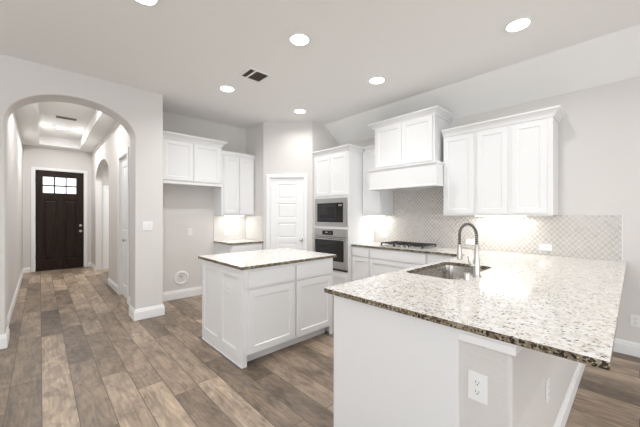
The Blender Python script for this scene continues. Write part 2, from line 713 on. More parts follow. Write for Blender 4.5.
# pantry wall with its doorway: built in two runs and a header
dl = Vector((P3[0] - P2[0], P3[1] - P2[1], 0))
DL = dl.length
dU = dl.normalized()
dN = Vector((-1, -1, 0)).normalized()
PD = Fr((P2[0], P2[1], 0), dU, dN)
bm = mbox(2.885, 3.0, 4.527, YF + 0.05, 0, CEIL + 0.01)
tag(obj('wall_pantry_side', bm, M['wall']), kind='structure')
D0, D1, DH = 0.112, 0.724, 2.040
hole = [(D0, 0), (D0, DH), (D1, DH), (D1, 0)]
outl = [(0, 0)] + hole + [(DL, 0), (DL, CEIL + 0.01), (0, CEIL + 0.01)]
tag(obj('wall_pantry', slab(outl, [], lambda a, b, d: PD(a, b, d), 0, -0.12), M['wall'], bevel=0.008), kind='structure')
tag(obj('wall_oven_side', mbox(3.4986, 4.35, 3.9134, 4.03, 0, CEIL + 0.01), M['wall']), kind='structure')

# range wall running the length of the room
tag(obj('wall_range', mbox(XW, XW + 0.13, YB, 4.02, 0, CEIL), M['wall']), kind='structure')

# hallway walls
tag(obj('wall_hall_left', mbox(-0.415, -0.295, YA2 - 0.01, 10.1, 0, 3.4), M['wall']), kind='structure')
# right: doorway of door_3, then the arched side opening
hy = (8.185, 0.965)
sarch = [(hy[0] + hy[1] * math.cos(t), 2.20 + 0.40 * math.sin(t)) for t in [PI * i / 28 for i in range(29)]]
o1 = [(YA2 - 0.01, 0), (5.43, 0), (5.43, 2.345), (6.10, 2.345), (6.10, 0), (hy[0] - hy[1], 0)] + sarch[::-1] + \
     [(hy[0] + hy[1], 0), (10.1, 0), (10.1, 3.4), (YA2 - 0.01, 3.4)]
tag(obj('wall_hall_right', slab(o1, [], YZ, HX, HX + 0.13), M['wall'], bevel=0.008), kind='structure')
# front wall with doorway
YD = 9.98
o2 = [(-0.42, 0), (-0.098, 0), (-0.098, 2.495), (0.857, 2.495), (0.857, 0), (2.6, 0), (2.6, 3.4), (-0.42, 3.4)]
tag(obj('wall_front', slab(o2, [], XZ, YD, YD + 0.14), M['wall']), kind='structure')
# side alcove beyond the arched opening
tag(obj('wall_alcove', mbox(1.125, 2.6, 9.22, 9.34, 0, 3.0), M['wall']), kind='structure')
tag(obj('wall_alcove_back', mbox(2.3, 2.42, 6.2, 9.3, 0, 3.0), M['wall']), kind='structure')
tag(obj('wall_alcove_near', mbox(1.13, 2.4, 6.3, 6.42, 0, 3.0), M['wall']), kind='structure')
tag(obj('ceiling_alcove', mbox(1.2, 2.6, 6.2, 9.9, 2.9, 3.0), M['ceil']), kind='structure')
# hallway ceiling with the raised tray
TX0, TX1, TY0, TY1, TZ = -0.015, 0.735, 5.5, 9.66, 3.27
tag(obj('ceiling_hall', slab([(-0.42, YA2 - 0.02), (1.1, YA2 - 0.02), (1.1, 10.1), (-0.42, 10.1)],
                             [[(TX0, TY0), (TX1, TY0), (TX1, TY1), (TX0, TY1)]], XY, ZH, TZ), M['ceil']), kind='structure')
tag(obj('ceiling_tray', mbox(-0.42, 1.1, YA2 - 0.02, 10.1, TZ, TZ + 0.1), M['ceil']), kind='structure')

# far sides of the room behind the camera, with their windows
wz0, wz1 = 0.5, 2.6
tag(obj('wall_rear', slab([(XB, 0), (XW + .1, 0), (XW + .1, CEIL + .01), (XB, CEIL + .01)], [[(-2.8, wz0), (2.8, wz0), (2.8, wz1), (-2.8, wz1)]], XZ, YB - 0.14, YB), M['wall']), kind='structure')
tag(obj('wall_left', slab([(YB, 0), (YA, 0), (YA, CEIL + .01), (YB, CEIL + .01)], [[(-3.4, wz0), (2.2, wz0), (2.2, wz1), (-3.4, wz1)]], YZ, XB - 0.14, XB), M['wall']), kind='structure')


def window(name, f, a0, a1):
    w = empty(name, f(a0, wz0, 0), kind='structure')
    n = 3
    hs = []
    st = (a1 - a0 - 0.06) / n
    for i in range(n):
        hs.append([(a0 + 0.06 + i * st, wz0 + .06), (a0 + i * st + st, wz0 + .06), (a0 + i * st + st, wz1 - .06), (a0 + .06 + i * st, wz1 - .06)])
    obj('window_frame', slab([(a0, wz0), (a1, wz0), (a1, wz1), (a0, wz1)], hs, lambda a, b, d: f(a, b, d), 0, 0.06), M['trim'], w)
    return w


window('window_1', lambda a, b, d: Vector((a, YB - 0.12 + d, b)), -2.8, 2.8)
window('window_2', lambda a, b, d: Vector((XB - 0.12 + d, a, b)), -3.4, 2.2)

# textured half wall under the bar side of the peninsula
PX = 1.345
HW0, HW1 = 0.332, 0.546
tag(obj('wall_peninsula', mbox(PX, XW, HW0, HW1, 0, 0.882), M['texwall'], bevel=0.016, segs=3), kind='structure')

# baseboards
bp_ = base_prof(0.148)
tag(obj('baseboard_arch', sweep([(AXR, YA2), (AXR, YA), (1.237, YA), (1.237, YF), (2.265, YF)], bp_), M['trim']), kind='structure')
tag(obj('baseboard_arch_left', sweep([(-1.6, YA), (AXL, YA), (AXL, YA2)], bp_), M['trim']), kind='structure')
tag(obj('baseboard_hall_left', sweep([(-0.295, YA2), (-0.295, YD), (-0.168, YD)], base_prof(0.12)), M['trim']), kind='structure')
tag(obj('baseboard_hall_right', sweep([(0.925, YD), (HX, YD), (HX, hy[0] + hy[1])], base_prof(0.12)), M['trim']), kind='structure')
tag(obj('baseboard_hall_middle', sweep([(HX + .128, hy[0] - hy[1]), (HX, hy[0] - hy[1]), (HX, 6.195)], base_prof(0.13)), M['trim']), kind='structure')
tag(obj('baseboard_hall_near', sweep([(HX, 5.335), (HX, YA2)], base_prof(0.13)), M['trim']), kind='structure')
tag(obj('baseboard_peninsula', sweep([(PX, HW1 - .02), (PX, HW0), (XW, HW0)], base_prof(0.135)), M['trim']), kind='structure')
tag(obj('baseboard_range', sweep([(XW, HW0), (XW, YB)], base_prof(0.135)), M['trim']), kind='structure')
tag(obj('baseboard_pantry', sweep([PD(0.782, 0, 0).xy[:], PD(DL, 0, 0).xy[:]], bp_), M['trim']), kind='structure')


# ------------------------------------------------------------------ doors
def casing(parent, f, a0, a1, h, w=0.068, t=0.018, name='door_casing'):
    """one mitred casing around an opening"""
    out = [(a0 - w, 0.001), (a0 - w, h + w), (a1 + w, h + w), (a1 + w, 0.001), (a1, 0.001), (a1, h), (a0, h), (a0, 0.001)]
    o = obj(name, slab(out, [], f, 0, t), M['trim'], parent, bevel=0.005)
    return o


def jamb(parent, f, a0, a1, h, d0, d1, t=0.018):
    out = [(a0 - 0.002, 0.001), (a0 - 0.002, h + .002), (a1 + .002, h + .002), (a1 + .002, 0.001), (a1 - t, 0.001), (a1 - t, h - t), (a0 + t, h - t), (a0 + t, 0.001)]
    return obj('door_jamb', slab(out, [], f, d0, d1), M['trim'], parent)


# door_1 : dark front door with six panes
f1 = lambda a, b, d: Vector((a, YD - d, b))
d1 = empty('door_1', (0.38, YD, 0), kind='structure')
casing(d1, f1, -0.090, 0.849, 2.478)
jamb(d1, f1, -0.096, 0.855, 2.492, 0.0, -0.13, 0.012)
px = [(0.053, 0.251), (0.277, 0.478), (0.499, 0.690)]
pz = [(1.925, 2.095), (2.125, 2.325)]
holes = [[(a, c), (b, c), (b, d), (a, d)] for a, b in px for c, d in pz]
lp = [(0.055, 0.322), (0.446, 0.704)]
holes2 = [[(a, 0.26), (b, 0.26), (b, 1.755), (a, 1.755)] for a, b in lp]
leaf = slab([(-0.082, 0.012), (0.841, 0.012), (0.841, 2.476), (-0.082, 2.476)], holes + holes2, f1, -0.02, -0.065)
leafo = obj('door_leaf', leaf, M['wood'], d1, bevel=0.004)
for a, b in lp:
    bm = mbox(a - .001, b + .001, 0.259, 1.756, -0.052, -0.040, fr=Fr((0, YD, 0), pX, mY))
    obj('door_panel', bm, M['wood'], d1)
    bm = BM()
    fr = Fr((0, YD, 0), pX, mY)
    ra = [bm.verts.new(fr(x, z, -0.040)) for x, z in ((a + .03, .29), (b - .03, .29), (b - .03, 1.725), (a + .03, 1.725))]
    rb = [bm.verts.new(fr(x, z, -0.030)) for x, z in ((a + .055, .315), (b - .055, .315), (b - .055, 1.70), (a + .055, 1.70))]
    for i in range(4):
        bm.faces.new((ra[i], ra[(i + 1) % 4], rb[(i + 1) % 4], rb[i]))
    bm.faces.new(rb)
    obj('panel_field', bm, M['wood'], d1)
for a, b in px:
    for c, d in pz:
        obj('window_pane', mbox(a - .002, b + .002, c - .002, d + .002, -0.046, -0.040, fr=Fr((0, YD, 0), pX, mY)), M['glass'], d1)
bm = BM()
lathe(bm, [(0.030, 0), (0.030, 0.008), (0.020, 0.014), (0.018, 0.03), (0.0, 0.032)], (0.776, YD + 0.02, 1.10), (0, -1, 0), 20)
obj('deadbolt', bm, M['nickel'], d1, smooth=True)
bm = BM()
lathe(bm, [(0.032, 0), (0.032, 0.008), (0.012, 0.012), (0.012, 0.035), (0.026, 0.042), (0.029, 0.058), (0.018, 0.07), (0, 0.072)], (0.776, YD + 0.02, 0.955), (0, -1, 0), 20)
obj('door_knob', bm, M['nickel'], d1, smooth=True)
for z in (0.3, 1.25, 2.2):
    obj('hinge', mbox(-0.094, -0.082, z, z + 0.1, -0.022, -0.008, fr=Fr((0, YD, 0), pX, mY)), M['nickel'], d1)
obj('threshold', mbox(-0.085, 0.845, 0.001, 0.012, -0.10, 0.0, fr=Fr((0, YD, 0), pX, mY)), M['darkplastic'], d1)


def panel_door(parent, f, a0, a1, z0, z1, rows, d0, side=0.11, t=0.035):
    hs = []
    for r0, r1 in rows:
        hs.append([(a0 + side, r0), (a1 - side, r0), (a1 - side, r1), (a0 + side, r1)])
    bm = slab([(a0, z0), (a1, z0), (a1, z1), (a0, z1)], hs, f, d0, d0 - t)
    for r0, r1 in rows:
        ring = lambda ins, d: [bm.verts.new(f(a, b, d)) for a, b in ((a0 + side + ins, r0 + ins), (a1 - side - ins, r0 + ins), (a1 - side - ins, r1 - ins), (a0 + side + ins, r1 - ins))]
        q0, q1, q2, q3 = ring(0, d0 - 0.001), ring(0.012, d0 - 0.011), ring(0.026, d0 - 0.011), ring(0.036, d0 - 0.004)
        for p, q in ((q0, q1), (q1, q2), (q2, q3)):
            for i in range(4):
                bm.faces.new((p[i], p[(i + 1) % 4], q[(i + 1) % 4], q[i]))
        bm.faces.new(q3)
    return obj('door_leaf', bm, M['trim'], parent)


# door_2 : pantry door, five panels, on the diagonal wall
d2 = empty('door_2', PD(DL / 2, 0, 0), kind='structure')
fp = lambda a, b, d: PD(a, b, d)
casing(d2, fp, D0 + .004, D1 - .004, DH - .004, 0.062)
jamb(d2, fp, D0, D1, DH, 0, -0.12, 0.014)
rows = [(0.19, 0.53), (0.61, 0.885), (0.965, 1.240), (1.318, 1.590), (1.662, 1.925)]
panel_door(d2, fp, D0 + .016, D1 - .016, 0.012, DH - .016, rows, -0.014, side=0.125)
kb = BM()
lathe(kb, [(0.030, 0), (0.030, 0.007), (0.011, 0.011), (0.011, 0.035), (0.024, 0.042), (0.028, 0.056), (0.018, 0.068), (0, 0.07)], PD(0.672, 0.94, -0.014), dN, 20)
obj('door_knob', kb, M['nickel'], d2, smooth=True)
for z in (0.22, 0.95, 1.80):
    obj('hinge', mbox(D0 + .006, D0 + .017, z, z + 0.09, -0.016, -0.002, fr=PD), M['nickel'], d2)

# door_3 : white door in the hallway's right wall
f3 = lambda a, b, d: Vector((HX - d, a, b))
d3 = empty('door_3', (HX, 5.765, 0), kind='structure')
casing(d3, f3, 5.436, 6.094, 2.339, 0.09)
jamb(d3, f3, 5.43, 6.10, 2.345, 0, -0.13, 0.014)
panel_door(d3, f3, 5.446, 6.084, 0.012, 2.329, [(0.2, 0.98), (1.12, 2.18)], -0.025, side=0.12)
kb = BM()
lathe(kb, [(0.028, 0), (0.028, 0.006), (0.011, 0.01), (0.011, 0.035), (0.024, 0.042), (0.027, 0.055), (0.016, 0.066), (0, 0.068)], (HX + 0.025, 5.62, 0.97), (-1, 0, 0), 16)
obj('door_knob', kb, M['nickel'], d3, smooth=True)

# door_4 : white door in the side alcove
d4 = empty('door_4', (1.7, 9.22, 0), kind='structure')
f4 = lambda a, b, d: Vector((a, 9.22 - d, b))
casing(d4, f4, 1.215, 1.975, 2.05, 0.075)
panel_door(d4, f4, 1.217, 1.973, 0.012, 2.048, [(0.2, 0.9), (1.05, 1.9)], 0.012, side=0.12, t=0.011)


# ================================================================== GRANITE
def counter(name, outer, holes, z0, z1, label, group=None):
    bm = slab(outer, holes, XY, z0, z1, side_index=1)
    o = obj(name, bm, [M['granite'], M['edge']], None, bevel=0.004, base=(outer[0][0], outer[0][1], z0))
    return tag(o, label, 'countertop', group)


CT0, CT1 = 0.884, 0.914
SX0, SX1, SY0, SY1 = 2.135, 2.93, 0.865, 1.290
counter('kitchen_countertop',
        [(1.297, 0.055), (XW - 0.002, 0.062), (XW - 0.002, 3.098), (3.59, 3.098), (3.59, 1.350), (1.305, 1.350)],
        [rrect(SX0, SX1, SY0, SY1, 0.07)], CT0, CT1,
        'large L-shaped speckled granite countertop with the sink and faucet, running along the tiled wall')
# ------------------------------------------------------------------ sink
sk = empty('kitchen_sink', ((SX0 + SX1) / 2, (SY0 + SY1) / 2, 0.66),
           'stainless undermount sink bowl set in the granite peninsula', 'sink')
bm = BM()
prev = None
for ins, z, r in ((-0.02, CT0 - .001, .08), (0.0, CT0 - .001, .07), (0.004, 0.86, .07), (0.012, 0.70, .07), (0.035, 0.675, .06), (0.10, 0.668, .03)):
    ring = [bm.verts.new((x, y, z)) for x, y in rrect(SX0 + ins, SX1 - ins, SY0 + ins, SY1 - ins, r)]
    if prev:
        n = len(ring)
        for i in range(n):
            bm.faces.new((prev[i], prev[(i + 1) % n], ring[(i + 1) % n], ring[i]))
    prev = ring
bm.faces.new(prev)
o = obj('bowl', bm, M['sinksteel'], sk, smooth=True)
bm = BM()
lathe(bm, [(0.055, 0), (0.055, 0.004), (0.04, 0.004), (0.036, 0.001), (0, 0.001)], (2.53, 1.078, 0.6685), (0, 0, 1), 28)
obj('drain', bm, M['nickel'], sk, smooth=True)

# ------------------------------------------------------------------ faucet
FX, FY = 2.362, 0.812
Z0 = CT1
fa = empty('kitchen_faucet', (FX, FY, Z0), 'brushed nickel spring pull-down faucet arching over the sink', 'faucet')
bm = BM()
lathe(bm, [(0.030, 0), (0.030, 0.006), (0.026, 0.012), (0.0235, 0.02), (0.0235, 0.115), (0.0205, 0.125), (0.0185, 0.135), (0.0185, 0.235), (0.014, 0.242), (0, 0.243)], (FX, FY, Z0 + .0005), n=28)
obj('body', bm, M['nickel'], fa, smooth=True)
hdx, hdy = 0.03, 0.135        # horizontal reach of the spout (towards the bowl)
R = math.hypot(hdx, hdy) / 2
dd = Vector((hdx, hdy, 0)).normalized()
zt = Z0 + 0.300
path = [Vector((FX, FY, Z0 + 0.235)), Vector((FX, FY, Z0 + 0.262))]
for i in range(33):
    t = PI - PI * i / 32
    path.append(Vector((FX, FY, zt)) + dd * (R + R * math.cos(t)) + Vector((0, 0, R * 1.32 * math.sin(t))))
end = path[-1]
path.append(end - Vector((0, 0, 0.035)))
path.append(end - Vector((0, 0, 0.075)))
obj('hose', tube(BM(), path, 0.0098, 10), M['darkplastic'], fa, smooth=True)
# helical spring around the hose


def resample(pts, n):
    L = [0]
    for a, b in zip(pts, pts[1:]):
        L.append(L[-1] + (b - a).length)
    out = []
    j = 0
    for i in range(n):
        s = L[-1] * i / (n - 1)
        while j < len(pts) - 2 and L[j + 1] < s:
            j += 1
        k = (s - L[j]) / max(L[j + 1] - L[j], 1e-9)
        out.append(pts[j].lerp(pts[j + 1], k))
    return out, L[-1]


turns = 26
pp, Ltot = resample(path, turns * 10)
side = dd.cross(Vector((0, 0, 1))).normalized()
hel = []
for i, p in enumerate(pp):
    t = (pp[min(i + 1, len(pp) - 1)] - pp[max(i - 1, 0)]).normalized()
    bn = side.cross(t).normalized()
    ang = 2 * PI * i / 10
    hel.append(p + (side * math.cos(ang) + bn * math.sin(ang)) * 0.0128)
obj('spring', tube(BM(), hel, 0.0022, 5), M['nickel'], fa, smooth=True)
hp = end - Vector((0, 0, 0.07))
bm = BM()
lathe(bm, [(0.0135, 0), (0.016, 0.008), (0.0165, 0.05), (0.0195, 0.075), (0.0215, 0.10), (0.0215, 0.112), (0.017, 0.116), (0, 0.116)], hp, (0, 0, -1), 24)
obj('spray_head', bm, M['nickel'], fa, smooth=True)
bm = tube(BM(), [Vector((FX, FY, Z0 + 0.20)), hp + Vector((0, 0, -0.012)) - dd * 0.014], 0.0045, 10)
lathe(bm, [(0.019, -0.008), (0.019, 0.008), (0.0165, 0.008), (0.0165, -0.008), (0.019, -0.008)], hp + Vector((0, 0, -0.012)), (0, 0, 1), 20, caps=False)
obj('docking_arm', bm, M['nickel'], fa, smooth=True)
bm = tube(BM(), [(FX - .018, FY + 0.012, Z0 + 0.085), (FX - .040, FY + 0.028, Z0 + 0.088)], 0.012, 14)
tube(bm, [(FX - .040, FY + 0.028, Z0 + 0.088), (FX - .052, FY + 0.036, Z0 + 0.12), (FX - .060, FY + 0.040, Z0 + 0.155)], 0.005, 10, radii=[0.006, 0.005, 0.0045])
obj('lever_handle', bm, M['nickel'], fa, smooth=True)

bm = BM()
lathe(bm, [(0.023, 0), (0.023, 0.045), (0.021, 0.049), (0, 0.0495)], (0, 0, 0), n=28)
bmesh.ops.translate(bm, verts=bm.verts[:], vec=(2.195, 0.818, Z0 + .0005))
tag(obj('air_gap_cap', bm, M['nickel'], None, smooth=True, base=(2.195, 0.818, Z0)),
    'short brushed nickel cylinder cap on the granite left of the faucet', 'sink cap')

# ================================================================== PENINSULA CABINET
pc = empty('peninsula_cabinet', (1.345, 1.0, 0), 'white base cabinet of the peninsula with its flat end panel under the granite', 'cabinet')
bm = mbox(1.36, 3.58, HW1 + .002, 1.315, 0.10, 0.70)
obj('body', mbox(1.352, 2.10, HW1 + .002, 1.288, 0.10, 0.882), M['cab'], pc)
obj('sink_base', mbox(2.10, 2.98, HW1 + .002, 1.31, 0.10, 0.655), M['cab'], pc)
obj('corner_base', mbox(2.98, 3.60, HW1 + .002, 1.31, 0.10, 0.882), M['cab'], pc)
obj('front_rail', mbox(2.10, 2.98, 1.315, 1.325, 0.655, 0.882), M['cab'], pc)
obj('toe_kick', mbox(1.36, 3.60, 0.56, 1.25, 0.0, 0.10), M['cab'], pc)
obj('end_panel', mbox(1.330, 1.352, 0.546, 1.290, 0.0, 0.882), M['cab'], pc, bevel=0.002)
obj('scribe_strip', mbox(1.331, 1.352, 0.532, 0.560, 0.0, 0.882), M['cab'], pc)
# shaped ledge trim under the granite at the half wall end
tr = [(-0.004, 0.826), (0.012, 0.826), (0.016, 0.831), (0.016, 0.862), (0.022, 0.868), (0.026, 0.883), (-0.004, 0.883)]
tag(obj('trim_1', sweep([(PX, 0.531), (PX, HW0), (PX + 0.16, HW0)], tr), M['trim']), kind='structure')

# ================================================================== ISLAND
IX0, IX1, IY0, IY1 = 1.318, 2.474, 2.410, 3.315
isl = empty('island_cabinet', (IX0, IY0, 0), 'white kitchen island cabinet with two doors and two drawers in the middle of the floor', 'kitchen island')
obj('body', mbox(IX0 + 0.012, IX1, IY0 + .02, IY1, 0.105, 0.883), M['cab'], isl)
obj('toe_kick', mbox(IX0 + 0.045, IX1 - 0.045, IY0 + 0.085, IY1, 0.0, 0.105), M['cab'], isl)
# face frame
ff = Fr((IX0, IY0 + .02, 0), pX, mY)
W_ = IX1 - IX0
bm = slab([(0.0122, 0.0), (0.045, 0.0), (0.045, 0.10), (W_ - 0.045, 0.10), (W_ - 0.045, 0.0), (W_, 0.0), (W_, 0.883), (0.0122, 0.883)], [], lambda a, b, d: ff(a, b, d), 0, 0.018)
obj('face_frame', bm, M['cab'], isl)
yf = IY0 + 0.002
for x0, x1 in ((1.368, 1.900), (1.925, 2.440)):
    panel('drawer', isl, (x0, yf, 0.705), pX, mY, x1 - x0, 0.152, bevel=0.004)
    shaker('door', isl, (x0, yf, 0.112), pX, mY, x1 - x0, 0.572, rail=0.062)
# two-panel left end
fl = Fr((IX0 + .012, IY1, 0), mY, mX)
LW = IY1 - IY0 - 0.002
ST = [(0.062, 0.390), (0.500, 0.808)]
hs = [[(a, 0.135), (b, 0.135), (b, 0.805), (a, 0.805)] for a, b in ST]
bm = slab([(0, 0.0), (LW, 0.0), (LW, 0.883), (0, 0.883)], hs, lambda a, b, d: fl(a, b, d), 0.0, 0.014)
obj('end_panel', bm, M['cab'], isl, bevel=0.002)
obj('shoe_strip', mbox(0, LW, 0.0, 0.012, 0.014, 0.020, fr=fl), M['cab'], isl)
obj('end_panel', mbox(IX1 - .001, IX1 + 0.012, IY0 + .02, IY1, 0.0, 0.883), M['cab'], isl)
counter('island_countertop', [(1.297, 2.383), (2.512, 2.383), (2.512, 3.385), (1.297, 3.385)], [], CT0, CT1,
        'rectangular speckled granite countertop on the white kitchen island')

# ================================================================== RANGE WALL BASE CABINETS
XF = 3.625
rb = empty('range_base_cabinet', (XF, 2.24, 0), 'white base cabinet with wide drawers under the gas cooktop', 'cabinet')
obj('body', mbox(XF, XW - .003, 1.84, 2.75, 0.10, 0.883), M['cab'], rb)
obj('toe_kick', mbox(XF + .07, XW - .01, 1.84, 2.75, 0.0, 0.10), M['cab'], rb)
panel('drawer', rb, (XF, 2.738, 0.735), mY, mX, 0.886, 0.135, bevel=0.003)
shaker('drawer', rb, (XF, 2.738, 0.42), mY, mX, 0.886, 0.295, rail=0.055)
shaker('drawer', rb, (XF, 2.738, 0.115), mY, mX, 0.886, 0.29, rail=0.055)
rc = empty('narrow_base_cabinet', (XF, 2.93, 0), 'narrow white base cabinet beside the wall oven tower', 'cabinet')
obj('body', mbox(XF, XW - .003, 2.752, 3.094, 0.10, 0.883), M['cab'], rc)
obj('toe_kick', mbox(XF + .07, XW - .01, 2.752, 3.094, 0.0, 0.10), M['cab'], rc)
panel('drawer', rc, (XF, 3.086, 0.735), mY, mX, 0.326, 0.135, bevel=0.003)
shaker('door', rc, (XF, 3.086, 0.115), mY, mX, 0.326, 0.60, rail=0.055)
rd = empty('corner_base_cabinet', (XF, 1.6, 0), 'white base cabinet in the corner between the cooktop run and the peninsula', 'cabinet')
obj('body', mbox(XF, XW - .003, 1.32, 1.838, 0.10, 0.883), M['cab'], rd)
obj('toe_kick', mbox(XF + .07, XW - .01, 1.32, 1.838, 0.0, 0.10), M['cab'], rd)
panel('drawer', rd, (XF, 1.828, 0.735), mY, mX, 0.40, 0.135, bevel=0.003)
shaker('door', rd, (XF, 1.828, 0.115), mY, mX, 0.40, 0.60, rail=0.055)

# ------------------------------------------------------------------ backsplash
out = [(0.098, CT1 + .001), (3.098, CT1 + .001), (3.098, 1.371), (2.722, 1.371), (2.722, 1.752), (1.752, 1.752), (1.752, 1.371), (0.098, 1.371)]
tag(obj('tile_backsplash', slab(out, [], YZ, XW - 0.010, XW - 0.001), M['tile'], None, base=(XW, 0.098, CT1)),
    'long glazed lattice mosaic backsplash behind the cooktop and above the L-shaped counter', 'backsplash')
tag(obj('tile_edging', sweep([(XW - 0.001, 0.098), (XW - 0.001, 0.090)], [(0, CT1 + .001), (0.011, CT1 + .001), (0.011, 1.379), (0, 1.379)]), M['plate'], None),
    'slim white end trim closing the right end of the long mosaic backsplash', 'tile trim')

# ------------------------------------------------------------------ cooktop
ck = empty('gas_cooktop', (3.90, 2.24, CT1), 'stainless gas cooktop with black cast iron grates under the range hood', 'cooktop')
cx0, cx1, cy0, cy1 = 3.665, 4.10, 1.955, 2.62
bm = slab(rrect(cx0, cx1, cy0, cy1, 0.02), [], XY, CT1 + .0005, CT1 + 0.012)
obj('top_plate', bm, M['steel'], ck, bevel=0.003)
zb = CT1 + 0.012
for (bx, by, br) in ((3.78, 2.06, 0.042), (4.00, 2.06, 0.034), (3.90, 2.28, 0.052), (3.78, 2.50, 0.034), (4.00, 2.50, 0.042)):
    bm = BM()
    lathe(bm, [(br + .012, 0), (br + .012, 0.004), (br, 0.008), (br, 0.014), (0, 0.014)], (bx, by, zb), n=24)
    b_ = obj('burner', bm, M['steel'], ck, smooth=True)
    bm = BM()
    lathe(bm, [(br - .006, 0), (br - .004, 0.006), (br - .010, 0.009), (0, 0.009)], (bx, by, zb + .0142), n=24)
    obj('burner_cap', bm, M['iron'], ck, smooth=True)
for gy0, gy1 in ((1.950, 2.160), (2.172, 2.378), (2.390, 2.600)):
    bm = BM()
    zt_, r_ = zb + 0.040, 0.006
    X0, X1 = 3.705, 4.085
    for y in (gy0, gy1):
        box(bm, X0, X1, y - r_ - .002, y + r_ + .002, zt_ - .016, zt_)
    for x in (X0, X1, (X0 + X1) / 2):
        box(bm, x - r_, x + r_, gy0, gy1, zt_ - .012, zt_)
    cyy = (gy0 + gy1) / 2
    box(bm, X0, X1, cyy - r_, cyy + r_, zt_ - .010, zt_ + .002)
    for x in (X0 + .08, X1 - .08):
        box(bm, x - r_, x + r_, gy0, gy1, zt_ - .010, zt_ + .002)
    for x in (X0, X1):
        for y in (gy0, gy1):
            box(bm, x - .008, x + .008, y - .008, y + .008, zb, zt_)
    obj('grate', bm, M['iron'], ck, bevel=0.0015)
for i in range(5):
    bm = BM()
    lathe(bm, [(0.019, 0), (0.019, 0.004), (0.015, 0.006), (0.014, 0.024), (0, 0.025)], (3.677, 2.08 + 0.08 * i, zb), n=18)
    obj('knob', bm, M['nickel'], ck, smooth=True)

# ================================================================== OVEN TOWER
TX = 3.548
T0, T1 = 3.100, 3.912
tw = empty('oven_tower_cabinet', (TX, T0, 0), 'tall white cabinet tower holding the microwave and wall oven', 'cabinet')
# carcass as sides, back and shelves round the appliances
obj('side_panel', mbox(TX + .0182, XW - .003, T0, T0 + 0.02, 0.0, 2.42), M['cab'], tw)
obj('side_panel', mbox(TX + .0182, XW - .003, T1 - 0.02, T1, 0.0, 2.42), M['cab'], tw)
obj('back_panel', mbox(XW - .02, XW - .003, T0 + .02, T1 - .02, 0.0, 2.42), M['cab'], tw)
fo = Fr((TX, T1, 0), mY, mX)
TW = T1 - T0
MA, MB = 0.040, 0.786          # appliance opening across the frame
hs = [[(MA, 1.19), (MB, 1.19), (MB, 1.655), (MA, 1.655)], [(MA, 0.465), (MB, 0.465), (MB, 1.145), (MA, 1.145)]]
bm = slab([(0, 0.10), (TW - .045, 0.10), (TW - .045, 0.0), (TW, 0.0), (TW, 2.42), (0, 2.42)], hs, lambda a, b, d: fo(a, b, d), -0.018, 0.003)
obj('face_frame', bm, M['cab'], tw)
obj('shelf', mbox(TX + .02, XW - .02, T0 + .02, T1 - .02, 0.435, 0.455), M['cab'], tw)
obj('shelf', mbox(TX + .02, XW - .02, T0 + .02, T1 - .02, 1.155, 1.175), M['cab'], tw)
obj('shelf', mbox(TX + .02, XW - .02, T0 + .02, T1 - .02, 1.665, 1.685), M['cab'], tw)
for a in (0.040, 0.410):
    shaker('door', tw, fo(a, 1.70, 0.0), mY, mX, 0.362, 0.665, rail=0.055)
shaker('drawer', tw, fo(0.05, 0.125, 0.0), mY, mX, TW - 0.10, 0.29, rail=0.055)
obj('toe_kick', mbox(TX + .06, TX + .08, T0 + .02, T1 - .02, 0.0, 0.10), M['cab'], tw)
obj('crown_moulding', sweep([(TX, T1), (TX, T0), (3.885, T0)], crown_prof(2.395, 2.475, 0.06)), M['cab'], tw)
obj('top_panel', mbox(TX + .001, XW - .003, T0 + .001, T1 - .001, 2.42, 2.44), M['cab'], tw)

mw = empty('built_in_microwave', (TX, (T0 + T1) / 2, 1.19), 'stainless built-in microwave above the wall oven', 'microwave')
obj('housing', mbox(MA + .01, MB - .01, 1.195, 1.645, -0.40, -0.002, fr=fo), M['darkplastic'], mw)
bm = slab([(MA - .004, 1.190), (MB + .004, 1.190), (MB + .004, 1.655), (MA - .004, 1.655)],
          [[(MA + .055, 1.255), (MB - .085, 1.255), (MB - .085, 1.575), (MA + .055, 1.575)]], lambda a, b, d: fo(a, b, d), 0.0035, 0.022)
obj('trim_frame', bm, M['steel'], mw, bevel=0.003)
obj('door_glass', mbox(MA + .055, MB - .205, 1.256, 1.574, 0.003, 0.024, fr=fo), M['blackglass'], mw, bevel=0.002)
obj('control_panel', mbox(MB - .203, MB - .085, 1.256, 1.574, 0.003, 0.024, fr=fo), M['blackglass'], mw, bevel=0.002)
obj('display', mbox(MB - .180, MB - .110, 1.52, 1.55, 0.0243, 0.025, fr=fo), M['steel'], mw)
bm = slab([(MA + .10, 1.30), (MB - .25, 1.30), (MB - .25, 1.53), (MA + .10, 1.53)], [[(MA + .112, 1.312), (MB - .262, 1.312), (MB - .262, 1.518), (MA + .112, 1.518)]], lambda a, b, d: fo(a, b, d), 0.0242, 0.0250)
obj('window_border', bm, M['darkplastic'], mw)

ov = empty('wall_oven', (TX, (T0 + T1) / 2, 0.465), 'stainless single wall oven with towel bar handle below the microwave', 'oven')
obj('housing', mbox(MA + .01, MB - .01, 0.470, 1.140, -0.50, -0.002, fr=fo), M['darkplastic'], ov)
obj('control_panel', mbox(MA - .004, MB + .004, 1.015, 1.145, 0.0035, 0.028, fr=fo), M['steel'], ov, bevel=0.003)
obj('display', mbox(MA + .19, MB - .30, 1.04, 1.115, 0.0282, 0.0295, fr=fo), M['screen'], ov)
bm = BM()
box(bm, MA + 0.27, MA + 0.315, 1.078, 1.092, 0.0296, 0.0300, fr=fo)
obj('clock_readout', bm, M['digits'], ov)
bm = slab([(MA - .004, 0.500), (MB + .004, 0.500), (MB + .004, 1.008), (MA - .004, 1.008)],
          [[(MA + .02, 0.62), (MB - .06, 0.62), (MB - .06, 0.988), (MA + .02, 0.988)]], lambda a, b, d: fo(a, b, d), 0.0035, 0.036)
